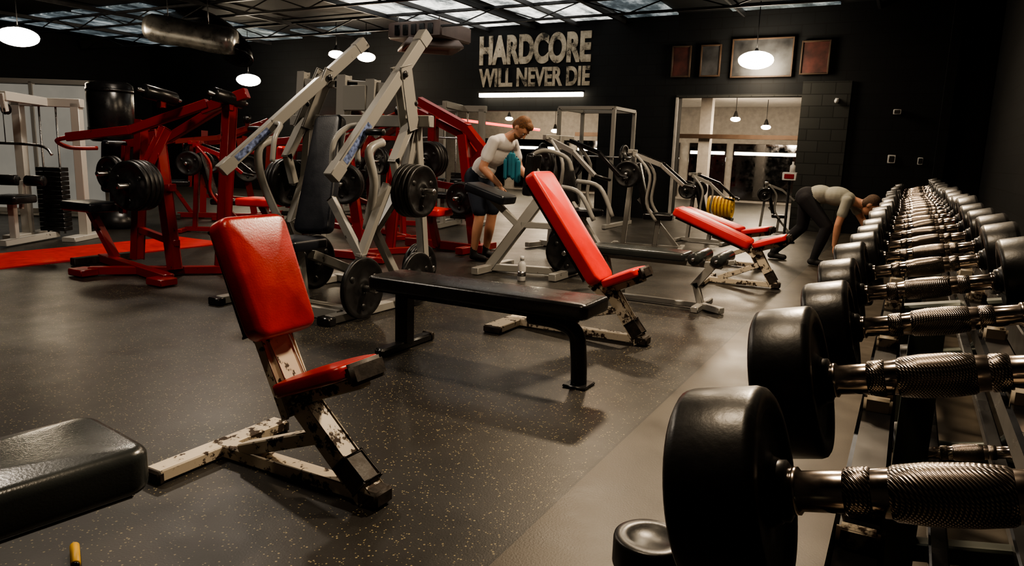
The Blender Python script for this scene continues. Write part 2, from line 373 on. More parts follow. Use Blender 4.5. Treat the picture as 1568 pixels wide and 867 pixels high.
b=B('red_turf_strip',(-7.72,3.2,.006)); b.box((0,0,0),(.95,5.6,.012),'red_turf',None,0); b.done()
b=B('window_1',(-12.4,6.1,0),.5)
b.box((0,0,1.05),(3.2,.04,1.9),'frosted_glass',None,0)
for x in (-1.6,-.53,.53,1.6): b.box((x,0,1.05),(.06,.08,2.0),'white_frame')
for z in (.08,2.05): b.box((0,0,z),(3.26,.08,.07),'white_frame')
for x in (-1.6,1.6): b.box((x,0,.04),(.08,.4,.08),'white_frame')
b.done()
# ---------------------------------------------------------------- dumbbells
def make_dumb():
    b=B('dumbbell'); L=.115; r=.08
    for s_ in (-1,1):
        b.lathe((s_*L,0,0),(s_,0,0),[(-.004,0),(-.004,.024),(0,.026),(.004,.030),(.004,.060),(-.001,.063),(-.001,.0745),(.002,.0785),(.007,r),(.055,r),(.061,.0785),(.064,.074),(.064,.05),(.060,.046),(.060,0)],'black_rubber',48)
        b.lathe((s_*(L+.001),0,0),(-s_,0,0),[(0,.023),(.010,.023),(.012,.020),(.014,.014)],'black_paint',28)
        b.lathe((s_*(L-.010),0,0),(-s_,0,0),[(0,.014),(.002,.0178),(.007,.0178),(.009,.0150),(.039,.0155)],'chrome',32)
        b.lathe((s_*(L-.048),0,0),(-s_,0,0),[(0,.0155),(.002,.018),(.017,.0185),(.019,.017)],'knurled_chrome',32)
        b.lathe((s_*(L-.066),0,0),(-s_,0,0),[(0,.017),(.001,.0172),(.012,.0180),(.014,.018)],'chrome',32)
    x=L-.078
    b.lathe((-x,0,0),(1,0,0),[(0,.018),(.003,.0198),(x-.014,.0218),(x+.014,.0218),(2*x-.003,.0198),(2*x,.018)],'knurled_chrome',32)
    return b.done()
d0=make_dumb(); tilt=math.radians(13.5); y=.55; k=0
c0=V((.052,0,.980))
scl=[1,1.1,.95,.92,.95,.95,.92,.92]
while y<8.9:
    s_=scl[k] if k<len(scl) else 1.0+.12*math.sin(k*1.7)
    o=d0 if k==0 else bpy.data.objects.new('dumbbell',d0.data)
    if k: bpy.context.scene.collection.objects.link(o)
    o.location=(c0.x+random.uniform(-.008,.008),y,c0.z); o.rotation_euler=(random.uniform(0,6.28),-tilt,random.uniform(-.03,.03))
    o.scale=(1,s_,s_); k+=1; y+=.325
o=bpy.data.objects.new('dumbbell',d0.data); bpy.context.scene.collection.objects.link(o); o.location=(-.41,1.42,.196); o.rotation_euler=(0,math.pi/2,0); o.scale=(1.095,1.0,1.0)
for k in range(8):
    o=bpy.data.objects.new('dumbbell',d0.data); bpy.context.scene.collection.objects.link(o)
    o.location=(.2,1.1+k*.95,.50); o.rotation_euler=(0,-tilt,0); o.scale=(.9,1.0,1.0)
b=B('dumbbell_rack')
def rail(x,z,y0=.2,y1=9.0,m='black_paint'):
    b.box((x,(y0+y1)/2,z),(.035,y1-y0,.03),m,None,.004)
rail(-.005,.922); rail(.125,.955); rail(.13,.44); rail(.27,.475)
b.box((.33,4.6,.60),(.02,8.8,.30),'black_paint',None,.004)
for yy in (.25,1.62,3.4,5.2,7.0,8.9):
    b.beam((.06,yy,.03),(.06,yy,.92),.05,.05,'rack_green_grey'); b.beam((-.0,yy,.905),(.3,yy,.965),.04,.04,'rack_green_grey')
    b.beam((.05,yy,.41),(.35,yy,.47),.04,.04,'rack_green_grey')
    b.tube([(.06,yy,.03),(.3,yy,.05),(.46,yy,.12),(.50,yy,.35),(.46,yy,.7),(.32,yy,.95)],.028,'rack_green_grey')
    b.beam((-.05,yy,.02),(.5,yy,.02),.06,.04,'rack_green_grey')
y=.55
while y<8.9:
    for x,z in ((-.005,.932),(.125,.965)):
        for s_ in (-1,1): b.box((x,y+s_*.026,z+.008),(.028,.010,.026),'white_chipped',None,.003)
    y+=.325
b.done()
# ---------------------------------------------------------------- benches
def red_bench(name,loc,bb,bt,sa,sb,foot,cx,w,rot=0,cw=.58,padm='red_vinyl',cwid=.08):
    b=B(name,loc,rot); W='white_chipped'
    bbv=V((bb[0],0,bb[1]));btv=V((bt[0],0,bt[1]));sav=V((sa[0],0,sa[1]));sbv=V((sb[0],0,sb[1]))
    d=(btv-bbv)
    R=Matrix((d.normalized(),V((0,1,0)),d.normalized().cross(V((0,1,0))))).transposed()
    nrm=R@V((0,0,1))
    if nrm.x*.9+nrm.z*.5<0: nrm=-nrm; R=Matrix((d.normalized(),V((0,-1,0)),nrm)).transposed()
    b.pad((bbv+btv)/2,(d.length*1.04,w,.09),padm,R,.045,.05,.014)
    b.box((bbv+btv)/2-nrm*.050,(d.length*.9,w*.85,.014),'black_paint',R)
    d2=(sbv-sav); R2=Matrix((d2.normalized(),V((0,-1,0)),d2.normalized().cross(V((0,-1,0))))).transposed()
    up=R2@V((0,0,1))
    if up.z<0: R2=Matrix((d2.normalized(),V((0,1,0)),-up)).transposed(); up=-up
    b.pad((sav+sbv)/2+up*.005,(d2.length*1.02,w*.85,.05),padm,R2,.04)
    b.beam(sav-up*.045-d2*.05,sbv-up*.045,.06,.045,W)
    b.box(sbv-up*.012+d2.normalized()*.02,(.04,w*.6,.075),'rusty_black',R2,.012)
    st=sav-up*.06; top=bbv+d*.45-nrm*.07
    b.beam(st,top,.10,.035,W,up=nrm)
    b.beam(st-V((0,0,.04)),bbv-nrm*.055,.15,.025,W,up=nrm)
    f=V((foot,0,.035)); c=V((cx,0,.03))
    b.beam(c,f,.065,.05,W); b.beam((cx,-cw/2,.03),(cx,cw/2,.03),cwid,.045,W)
    for s_ in (-1,1): b.box((cx,s_*(cw/2-.005),.026),(cwid+.008,.03,.050),'rusty_black',None,.008)
    j=V((sa[0]+.03,0,sa[1]-.04))
    b.beam(f-V((.01,0,.01)),j,.085,.065,W); b.box(f,(.09,.095,.06),'rusty_black',None,.01)
    mid=f.lerp(j,.62); b.beam(V((cx+.12,0,.05)),mid,.06,.05,W)
    b.beam(f.lerp(j,.1),f.lerp(j,.36),.089,.069,'rusty_black')
    for s_ in (-1,1): b.cyl(j+V((0,s_*.03,0)),j+V((0,s_*.055,0)),.014,'steel',10)
    return b.done()
red_bench('seated_utility_bench',(-1.85,1.8,0),(-.055,.545),(-.225,.935),(.0,.355),(.30,.475),.36,-.40,.285,0,.60,'red_vinyl_worn')
red_bench('adjustable_incline_bench',(-1.85,4.4,0),(.12,.40),(-.37,1.06),(.17,.38),(.40,.485),.43,-.52,.30,0,.62,'red_vinyl',.13)
red_bench('adjustable_incline_bench',(-1.4,7.2,0),(.09,.41),(-.63,.69),(.13,.40),(.42,.50),.36,-.30,.32,.05,.6)
red_bench('adjustable_incline_bench',(-1.75,8.5,0),(.09,.41),(-.60,.60),(.13,.40),(.42,.46),.36,-.30,.32,-.1,.6)
def flat_bench(name,loc,rot,L,w,h,padm,fr,thick=.085,foot='bar',rr=.04,puff=.008):
    b=B(name,loc,rot)
    b.pad((0,0,h-thick/2),(L,w,thick),padm,None,rr,0,puff); b.box((0,0,h-thick-.004),(L*.93,w*.86,.015),'black_paint')
    b.beam((-L*.42,0,h-thick-.03),(L*.42,0,h-thick-.03),.05,.05,fr)
    xl=-L/2+.16; xr=L/2-.12
    if foot=='bar':
        b.beam((xl,0,h-thick-.02),(xl,0,.04),.08,.09,fr); b.box((xl,0,.025),(.07,.5,.05),fr,None,.01)
        b.box((xl,.25,.03),(.08,.03,.055),'rusty_black')
        y0=-.06
        b.tube([(xr-.25,y0,h-thick-.04),(xr-.08,y0,h-thick-.045),(xr+.02,y0,h-thick-.09),(xr+.045,y0,h-thick-.20),(xr+.055,y0,.01)],.043,fr,16,6)
        b.box((xr+.055,y0,.008),(.13,.14,.016),fr,None,.004)
    else:
        for x in (-xr+.1,xr-.45):
            b.beam((x,0,h-thick-.02),(x,0,.04),.06,.06,fr); b.box((x,0,.025),(.06,.30,.05),fr,None,.01)
    return b.done()
flat_bench('flat_weight_bench',(-2.07,3.45,0),0,1.42,.34,.46,'black_vinyl','black_paint')
flat_bench('flat_exercise_bench',(-1.845,.47,0),math.atan2(.985,.15),1.25,.36,.455,'grey_vinyl','black_paint',.12,'t',.06,.016)
b=B('foam_grip_tube',(-2.00,1.07,.014)); b.cyl((-.05,.035,0),(.05,-.02,0),.013,'yellow_paint'); b.cyl((.05,-.02,0),(.058,-.024,0),.010,'black_paint'); b.done()
b=B('roller_pad_bench',(-1.75,5.8,0)); S='silver_paint'
b.pad((-.2,0,.42),(.85,.28,.07),'grey_vinyl'); b.beam((-.6,0,.37),(.5,0,.37),.05,.05,S)
for x in (.32,.50):
    b.cyl((x,-.22,.43),(x,.22,.43),.05,'grey_vinyl',20); b.cyl((x,-.25,.43),(x,.25,.43),.012,'steel',10)
b.beam((.41,0,.38),(.60,0,.41),.05,.04,S)
b.path([(.42,0,.36),(.30,0,.20),(.35,0,.04)],.06,.05,S); b.beam((.35,0,.03),(.55,-.12,.03),.06,.05,S); b.beam((-.5,0,.36),(-.42,0,.04),.06,.06,S)
b.box((-.42,0,.025),(.06,.5,.05),S); b.box((.35,.05,.025),(.06,.5,.05),S); b.beam((-.42,0,.03),(.35,0,.03),.05,.04,S)
b.done()
# ---------------------------------------------------------------- iso lateral lever machine (centre)
b=B('lever_pulldown_machine'); S='silver_paint'
for s_,xc in ((1,-3.40),(-1,-4.50)):
    tp=V((-3.34,4.60,2.03)) if s_>0 else V((-4.22,4.92,2.06)); bt=V((xc-.06,3.74,1.01)) if s_>0 else V((-4.60,3.78,1.01))
    b.beam(bt,tp,.075,.085,S)
    d=(tp-bt).normalized()
    b.beam(tp-d*.06,tp+d*.05,.085,.095,S); b.beam(bt-d*.02,bt+d*.10,.085,.095,S)
    b.beam(bt+d*.12,bt+d*.48,.078,.06,'label_blue')
    pv=bt.lerp(tp,.72)
    for q in (-1,1):
        b.beam(pv+V((q*.045,.02,.06)),V((xc+q*.045,4.52,1.36)),.012,.11,S,up=(0,1,0))
        b.cyl(pv+V((q*.05,0,0)),pv+V((q*.068,0,0)),.025,'black_paint',12); b.cyl(V((xc+q*.05,4.52,1.55)),V((xc+q*.066,4.52,1.55)),.022,'black_paint',12)
    b.tube([bt.lerp(tp,.35),bt.lerp(tp,.35)+V((-s_*.12,-.05,-.02)),bt.lerp(tp,.35)+V((-s_*.16,-.15,-.12)),bt.lerp(tp,.35)+V((-s_*.16,-.18,-.30))],.02,S)
    b.cyl(bt.lerp(tp,.30)+V((s_*.05,0,0)),bt.lerp(tp,.30)+V((s_*.20,0,0)),.024,'black_rubber')
    b.path([(xc,4.52,1.40),(xc,4.34,1.12),(xc,4.40,.92)],.06,.06,S,up=(0,1,0))
    b.stack((xc+s_*.07,4.42,.90),(s_,0,0),.20,4 if s_>0 else 3)
    b.path([(xc,4.60,1.42),(xc-s_*.04,4.50,.95),(xc-s_*.12,4.25,.60),(xc-s_*.05,4.55,.06)],.06,.06,S,up=(0,1,0))
    b.beam((xc,4.75,.05),(xc,4.60,1.42),.07,.07,S,up=(0,1,0))
    b.beam((xc,3.62,.035),(xc,4.95,.035),.08,.06,S)
    for yy in (3.60,4.97): b.box((xc,yy,.03),(.12,.07,.06),'black_paint')
    b.tube([(xc,4.2,1.25),(xc-.0,4.05,1.18),(xc+.02*s_,4.08,.95),(xc-s_*.10,4.14,.62)],.032,S)
b.beam((-4.70,4.60,1.42),(-3.25,4.60,1.42),.07,.09,S); b.beam((-4.62,4.66,1.74),(-4.0,4.66,1.70),.06,.06,S)
b.beam((-4.15,4.62,1.40),(-4.15,4.64,1.78),.08,.08,S); b.beam((-3.85,4.62,1.40),(-3.85,4.64,1.74),.08,.08,S); b.beam((-4.62,4.62,1.40),(-4.62,4.66,1.82),.07,.07,S)
b.beam((-4.25,4.66,1.72),(-3.5,4.66,1.66),.06,.08,S); b.box((-4.0,4.6,1.60),(.24,.04,.20),S)
b.path([(-3.36,4.20,.93),(-3.42,3.98,.44),(-3.70,4.00,.82)],.05,.05,S,up=(0,1,0)); b.beam((-3.42,3.98,.46),(-3.42,3.98,.05),.06,.06,S)
b.beam((-3.42,3.75,.04),(-4.0,3.75,.04),.06,.06,S); b.beam((-4.5,4.9,.04),(-3.4,4.9,.04),.07,.06,S); b.beam((-4.5,3.9,.04),(-3.4,3.9,.04),.07,.06,S)
bk=V((-3.92,4.02,.56)); tk=V((-4.02,4.34,1.44)); d=(tk-bk); x_=d.normalized(); y_=V((1,.1,0)); y_=(y_-x_*y_.dot(x_)).normalized(); R=Matrix((x_,y_,x_.cross(y_))).transposed()
b.pad((bk+tk)/2,(d.length,.29,.09),'navy_vinyl',R,.05,-.15)
b.beam(bk+V((0,.09,0)),tk+V((0,.09,-.1)),.08,.05,S,up=(0,1,0))
b.pad((-3.92,3.83,.50),(.34,.36,.08),'navy_vinyl'); b.beam((-3.92,3.85,.46),(-3.92,3.9,.05),.08,.08,S)
b.beam((-3.92,4.0,.40),(-3.92,4.75,.10),.07,.07,S)
b.tube([(-3.78,4.45,1.45),(-3.72,4.30,1.30),(-3.70,4.28,1.1)],.022,S)
b.stack((-3.30,3.86,.235),(1,0,0),.225,1); b.stack((-3.30,4.50,.22),(1,0,0),.21,1); b.stack((-3.55,4.85,.24),(1,0,0),.20,2)
b.beam((-3.42,3.86,.05),(-3.42,3.86,.26),.05,.05,S); b.beam((-3.42,4.50,.05),(-3.42,4.50,.26),.05,.05,S)
b.stack((-4.10,4.22,.30),(-1,0,0),.22,3)
b.done()
# ---------------------------------------------------------------- red machine left
def red_machine(name,loc,rot=0,F='red_paint',pm='black_vinyl',sc=1,n=4):
    b=B(name,loc,rot,sc)
    b.beam((-.75,0,.05),(.75,-.35,.05),.09,.08,F); b.beam((-.15,-.5,.045),(.9,.5,.045),.08,.07,F); b.beam((-.75,-.3,.04),(-.75,.35,.04),.08,.07,'rusty_black')
    for p in ((.75,-.42),(.95,.52),(-.15,-.55)): b.box((p[0],p[1],.04),(.2,.16,.06),F if p[0]<.8 else 'black_paint')
    b.beam((-.38,.12,.06),(-.30,.2,1.40),.09,.09,F,up=(0,1,0)); b.beam((.42,-.05,.06),(.22,-.02,1.30),.09,.09,F,up=(0,1,0)); b.beam((.62,.30,.06),(.75,.35,1.55),.09,.08,F,up=(0,1,0))
    b.beam((-.38,.14,.75),(.42,-.03,.80),.07,.07,F); b.beam((-.33,.14,.35),(.44,-.03,.30),.06,.06,F)
    b.path([(-.72,-.25,1.22),(-.1,-.05,1.30),(.55,.25,1.55)],.07,.08,F); b.path([(-.62,.20,1.16),(-.05,.30,1.24),(.70,.45,1.62)],.06,.08,F)
    b.path([(.3,.0,1.30),(.25,-.15,1.0),(.3,-.18,.82)],.07,.07,F,up=(0,1,0))
    b.beam((.5,.25,1.5),(.9,.42,1.66),.08,.09,F)
    b.tube([(-.72,-.25,1.22),(-.85,-.3,1.18),(-.9,-.15,1.12),(-.88,.1,1.12)],.02,F)
    for x,y in ((.35,-.05),(.78,.32)):
        b.cyl((x,y-.16,1.63),(x,y+.14,1.58),.06,'black_vinyl',18); b.cyl((x,y-.22,1.64),(x,y+.2,1.57),.015,'steel',8)
        b.beam((x,y,1.50),(x,y,1.62),.05,.05,F)
    b.stack((.30,-.24,.82),(.2,-1,0),.22,n,.045); b.stack((-.25,-.15,.90),(.1,-1,0),.16,2,.04)
    b.pad((-.80,-.05,.56),(.50,.34,.09),pm); b.path([(-.80,-.05,.5),(-.55,.0,.08)],.08,.06,F); b.pad((-.60,.12,.95),(.5,.30,.09),pm,Rxz(.12,1))
    b.beam((-.56,.12,.5),(-.50,.15,1.15),.05,.05,F,up=(0,1,0))
    return b.done()
red_machine('red_chest_press_machine',(-6.22,4.25,0),0,'red_paint','navy_vinyl')
red_machine('red_leg_press_machine',(-5.75,6.15,0),.3,'red_paint','red_vinyl',1.0,3)
red_machine('red_row_machine',(-9.9,8.2,0),.9,'red_paint','black_vinyl',1.0,3)
red_machine('red_shoulder_press_machine',(-7.9,9.2,0),-.3,'red_paint','black_vinyl',1.05,3)
b=B('red_hammer_machine',(-4.85,7.45,0)); F='red_paint'
b.path([(-.50,-.1,1.78),(.05,.05,1.50),(.30,.1,1.22),(.10,.1,1.0)],.10,.12,F,up=(0,1,0)); b.path([(-.65,.1,1.66),(-.1,.2,1.42),(.15,.25,1.1)],.09,.10,F,up=(0,1,0))
b.beam((.05,0,1.4),(.28,-.05,.06),.10,.10,F,up=(0,1,0)); b.beam((-.45,.1,1.70),(-.55,.2,.06),.10,.10,F,up=(0,1,0)); b.beam((-.7,-.1,.06),(.45,-.1,.06),.10,.10,F); b.beam((.28,-.4,.05),(.28,.4,.05),.1,.08,F)
b.beam((-.5,.15,.8),(.15,.05,.75),.08,.08,F); b.stack((-.35,-.05,1.10),(0,-1,0),.22,4,.045); b.stack((.12,-.1,.65),(0,-1,0),.20,2,.045)
b.pad((-.2,-.3,.48),(.45,.35,.09),'red_vinyl'); b.beam((-.2,-.3,.44),(-.2,-.15,.05),.08,.08,F)
b.done()
# ---------------------------------------------------------------- cable stations
def cable(name,loc,rot=0,F='white_frame',sc=1,h=2.1):
    b=B(name,loc,rot,sc)
    for x in (-.35,.35):
        b.beam((x,0,.03),(x,0,h),.10,.10,F,up=(0,1,0)); b.box((x,0,.03),(.16,.7,.06),F)
    b.beam((-.42,0,h),(.42,0,h),.10,.10,F); b.beam((0,0,h),(0,-.75,h+.02),.08,.10,F); b.beam((0,-.75,h+.05),(0,-.72,h-.15),.06,.05,F)
    for x in (-.10,.10): b.cyl((x,0,.06),(x,0,h-.05),.012,'steel',10)
    for k in range(14): b.box((0,0,.12+k*.055),(.30,.16,.048),'iron_plate',None,.004)
    b.lathe((-.03,-.70,h-.12),(1,0,0),[(0,0),(0,.055),(.01,.06),(.02,.045),(.04,.06),(.05,.055),(.05,0)],'black_paint',18)
    zb=h-.5; b.cyl((0,-.76,h-.15),(0,-.76,zb),.005,'black_paint',6); b.tube([(-.5,-.76,zb-.1),(-.35,-.76,zb),(.35,-.76,zb),(.5,-.76,zb-.1)],.015,'steel')
    b.pad((0,-.75,.52),(.34,.4,.09),'black_vinyl'); b.beam((0,-.75,.48),(0,-.75,.05),.07,.07,F); b.beam((0,-.95,.05),(0,0,.05),.08,.07,F)
    for x in (-.15,.15): b.cyl((x-.1,-.55,.72),(x+.1,-.55,.72),.06,'black_vinyl',16)
    b.beam((0,-.55,.72),(0,-.6,.4),.04,.04,F)
    return b.done()
cable('cable_pulldown_station',(-9.1,5.0,0),.5,'white_frame',1,1.62); cable('lat_pulldown_machine',(-6.6,10.2,0),.2,'silver_paint',1,1.9); cable('lat_pulldown_machine',(-9.6,11.2,0),.2,'silver_paint')
b=B('freestanding_boxing_bag',(-9.75,6.2,0)); b.lathe((0,0,1.18),(0,0,1),[(0,0),(0,.24),(.03,.29),(.76,.29),(.80,.24),(.80,0)],'black_vinyl',28)
for z in (1.32,1.84): b.lathe((0,0,z),(0,0,1),[(0,.29),(0,.296),(.05,.296),(.05,.29)],'black_paint',28)
b.lathe((0,0,0),(0,0,1),[(0,0),(0,.34),(.10,.36),(.28,.25),(.34,.09),(1.2,.08),(1.2,0)],'black_paint',28); b.done()
def silver_row(name,loc,rot=0,F='silver_paint',sc=1):
    b=B(name,loc,rot,sc)
    b.beam((-.40,-.15,.05),(.16,.05,.90),.09,.07,F,up=(0,1,0)); b.beam((-.40,-.15,.05),(.35,.05,.05),.08,.07,F); b.beam((-.40,-.45,.04),(-.40,.3,.04),.08,.07,F); b.beam((.38,-.3,.04),(.38,.4,.04),.08,.07,F)
    b.beam((.14,.05,.88),(.40,.06,.06),.08,.07,F,up=(0,1,0)); b.beam((-.1,-.05,.50),(.28,.05,.50),.07,.06,F)
    b.tube([(.12,.05,.85),(.02,.0,1.05),(-.02,-.02,1.18),(.10,.02,1.24),(.30,.08,1.18),(.36,.1,1.05)],.022,F)
    b.pad((-.02,-.02,1.00),(.42,.20,.09),'black_vinyl',Rxz(.1,1))
    R=Rxz(1,-.28); b.pad((-.42,-.15,.80),(.48,.30,.09),'navy_vinyl',R); b.beam((-.42,-.12,.75),(-.15,-.05,.50),.07,.06,F)
    b.stack((.40,.0,.26),(.1,-1,0),.235,1); b.stack((.25,.30,.30),(.1,1,0),.22,2); b.beam((.40,.1,.26),(.30,.05,.06),.05,.05,F)
    b.tube([(.35,-.1,.9),(.55,-.12,.85),(.7,-.1,.6)],.022,F); b.tube([(.35,.25,.95),(.6,.25,.9),(.75,.25,.62)],.022,F)
    return b.done()
silver_row('chest_supported_row_machine',(-3.30,6.45,0))
def lever2(name,loc,rot=0,F='silver_paint',pm='black_vinyl',sc=1,thin=1):
    b=B(name,loc,rot,sc)
    b.beam((-.5,-.3,.04),(-.5,.3,.04),.07,.06,F); b.beam((.5,-.35,.04),(.5,.35,.04),.07,.06,F); b.beam((-.5,0,.05),(.5,0,.05),.08,.07,F)
    b.beam((-.35,0,.06),(-.25,0,1.45),.07,.07,F,up=(0,1,0)); b.beam((.45,0,.06),(-.15,0,.75),.06,.06,F,up=(0,1,0))
    for s_ in (-1,1):
        b.path([(-.28,s_*.22,1.40),(.15,s_*.28,1.25),(.48,s_*.28,.98)],.05*thin,.05,'black_paint' if s_>0 else F,up=(0,1,0)); b.tube([(.48,s_*.28,.98),(.6,s_*.26,.95),(.62,s_*.15,.93)],.02,'black_rubber')
        b.tube([(-.2,s_*.25,1.38),(.02,s_*.3,1.1),(.0,s_*.3,.7),(.15,s_*.3,.45)],.022,F); b.stack((-.30,s_*.30,1.10),(0,s_,0),.19,2)
    b.beam((-.28,-.3,1.42),(-.28,.3,1.42),.06,.06,F); b.pad((.15,0,.50),(.42,.34,.09),pm); b.beam((.15,0,.45),(.12,0,.06),.07,.07,F)
    R=Rxz(.25,-1); b.pad((-.12,0,.92),(.72,.28,.08),pm,R)
    return b.done()
lever2('plate_loaded_press_machine',(-3.75,8.45,0),-.2); lever2('plate_loaded_press_machine',(-3.0,9.2,0),.2,'silver_paint','black_vinyl',.9); lever2('plate_loaded_press_machine',(-2.6,10.6,0),-.1,'silver_paint','black_vinyl',.7)
lever2('red_lever_press_machine',(-6.3,8.0,0),2.7,'red_paint','red_vinyl',.95); lever2('red_lever_press_machine',(-8.3,6.7,0),.6,'red_paint','black_vinyl',.85)
lever2('plate_loaded_press_machine',(-2.0,12.9,0),.2,'silver_paint','black_vinyl',.6)
b=B('power_rack',(-4.95,12.0,0)); F='silver_paint'
for x in (-.5,.5):
    for y in (-.5,.5): b.beam((x,y,.02),(x,y,2.0),.06,.06,F,up=(0,1,0))
    b.beam((x,-.5,2.0),(x,.5,2.0),.06,.06,F); b.beam((x,-.7,.04),(x,.6,.04),.07,.07,F)
for y in (-.5,.5): b.beam((-.5,y,2.0),(.5,y,2.0),.06,.06,F)
b.cyl((-.95,-.58,1.2),(.95,-.58,1.2),.014,'steel'); b.stack((.75,-.58,1.2),(1,0,0),.21,1); b.stack((-.75,-.58,1.2),(-1,0,0),.21,1)
b.done()
b=B('yellow_plate_stack',(-3.35,14.9,0))
b.beam((-.25,0,.03),(.25,0,.03),.3,.05,'black_paint')
for k in range(7): b.plate((-.21+k*.07,0,.27),(1,0,0),.22,.05,'yellow_paint')
b.done()
def bottle(name,loc,mat,h=.22,r=.036):
    b=B(name,loc); b.lathe((0,0,0),(0,0,1),[(0,0),(0,r*.9),(.006,r),(h*.62,r),(h*.74,r*.8),(h*.8,r*.42),(h*.84,r*.42),(h*.84,r*.5),(h,r*.46),(h,0)],mat,20)
    b.lathe((0,0,h*.2),(0,0,1),[(0,r),(0,r*1.02),(h*.2,r*1.02),(h*.2,r)],'steel',20); return b.done()
bottle('water_bottle',(-3.18,6.02,0),'white_plastic',.24,.04)
b=B('sanitiser_stand',(-1.62,11.6,0)); b.lathe((0,0,0),(0,0,1),[(0,0),(0,.16),(.02,.16),(.03,.02),(.95,.02),(.95,0)],'black_paint',20); b.box((0,0,1.0),(.2,.14,.12),'white_plastic'); b.box((0,-.075,1.0),(.14,.01,.07),'red_paint')
b.lathe((.03,0,1.06),(0,0,1),[(0,0),(0,.04),(.1,.04),(.12,.015),(.16,.015),(.16,0)],'white_plastic',16); b.done()
# ---------------------------------------------------------------- people
def person(name,loc,rot,prims,voxel,extras=None):
    bm=bmesh.new()
    for p in prims:
        if p[0]=='c':
            a,ra,c,rc=V(p[1]),p[2],V(p[3]),p[4]; L=(c-a).length
            x=(c-a).normalized() if L>1e-6 else V((0,0,1)); up=V((0,0,1)) if abs(x.z)<.95 else V((1,0,0)); y=up.cross(x).normalized(); z=x.cross(y)
            prof=[(-ra*math.cos(t_),ra*math.sin(t_)) for t_ in [i*math.pi/2/5 for i in range(6)]]+[(L+rc*math.sin(t_),rc*math.cos(t_)) for t_ in [i*math.pi/2/5 for i in range(6)]]
            rings=[]
            for (t_,r) in prof:
                if r<1e-6: rings.append([bm.verts.new(a+x*t_)])
                else: rings.append([bm.verts.new(a+x*t_+y*r*math.cos(k*math.pi/8)+z*r*math.sin(k*math.pi/8)) for k in range(16)])
            for A,C in zip(rings[:-1],rings[1:]):
                for k in range(16):
                    k2=(k+1)%16
                    if len(A)==1: bm.faces.new((A[0],C[k2],C[k]))
                    elif len(C)==1: bm.faces.new((A[k],A[k2],C[0]))
                    else: bm.faces.new((A[k],A[k2],C[k2],C[k]))
        else:
            M=Matrix.Translation(V(p[1]))@p[3].to_4x4()@Matrix.Diagonal((*p[2],1))
            bmesh.ops.create_uvsphere(bm,u_segments=18,v_segments=12,radius=1,matrix=M)
    bmesh.ops.recalc_face_normals(bm,faces=bm.faces[:])
    me=bpy.data.meshes.new('tmp'); bm.to_mesh(me); bm.free()
    o=bpy.data.objects.new('tmp',me); bpy.context.scene.collection.objects.link(o)
    r=o.modifiers.new('r','REMESH'); r.mode='VOXEL'; r.voxel_size=voxel; r.use_smooth_shade=True
    s_=o.modifiers.new('s','SMOOTH'); s_.factor=.5; s_.iterations=3
    dg=bpy.context.evaluated_depsgraph_get(); body=bpy.data.meshes.new_from_object(o.evaluated_get(dg)); bpy.data.objects.remove(o)
    mats=[]
    for p in prims:
        if p[-1] not in mats: mats.append(p[-1])
    body.materials.clear()
    for m_ in mats: body.materials.append(MATS[m_])
    pre=[]
    for p in prims:
        if p[0]=='c': pre.append((0,V(p[1]),V(p[3])-V(p[1]),p[2],p[4],mats.index(p[-1])))
        else: pre.append((1,V(p[1]),p[3].inverted(),p[2],min(p[2]),mats.index(p[-1])))
    for f in body.polygons:
        c=f.center; best=9; bi=0
        for q in pre:
            if q[0]==0:
                dd_=q[2].length_squared; t_=max(0,min(1,(c-q[1]).dot(q[2])/dd_)) if dd_>0 else 0
                dist=(c-(q[1]+q[2]*t_)).length-(q[3]+(q[4]-q[3])*t_)
            else:
                l=q[2]@(c-q[1]); k=math.sqrt((l.x/q[3][0])**2+(l.y/q[3][1])**2+(l.z/q[3][2])**2); dist=(k-1)*q[4]
            if dist<best: best=dist; bi=q[5]
        f.material_index=bi; f.use_smooth=True
    body.name=name+'_mesh'
    ob=bpy.data.objects.new(name,body); bpy.context.scene.collection.objects.link(ob); ob.location=loc; ob.rotation_euler=(0,0,rot)
    if extras:
        b=B('face_details'); extras(b); e=b.done(); e.parent=ob
    return ob
I3=Matrix.Identity(3)
def hand(pr,w,d,n,side,curl=.5,mat='skin'):
    w=V(w);d=V(d).normalized();n=V(n); n=(n-d*n.dot(d)).normalized(); side=V(side); side=(side-d*side.dot(d)-n*side.dot(n)).normalized()
    R=Matrix((d,side,n)).transposed()
    pr.append(('e',w+d*.05,(.056,.042,.017),R,mat))
    for off,L in ((.030,.070),(.010,.078),(-.010,.072),(-.029,.056)):
        a=w+d*.09+side*off; d1=(d+n*curl*.5).normalized(); d2=(d+n*curl*1.6).normalized(); m_=a+d1*L*.5; e=m_+d2*L*.5
        pr.append(('c',a-d*.02,.0095,m_,.009,mat)); pr.append(('c',m_,.009,e,.0075,mat))
    a=w+d*.025+side*.03; m_=a+(side*.7+d*.7+n*.2).normalized()*.035; e=m_+(d+side*.25+n*.4).normalized()*.032
    pr.append(('c',a,.012,m_,.0105,mat)); pr.append(('c',m_,.0105,e,.0085,mat))
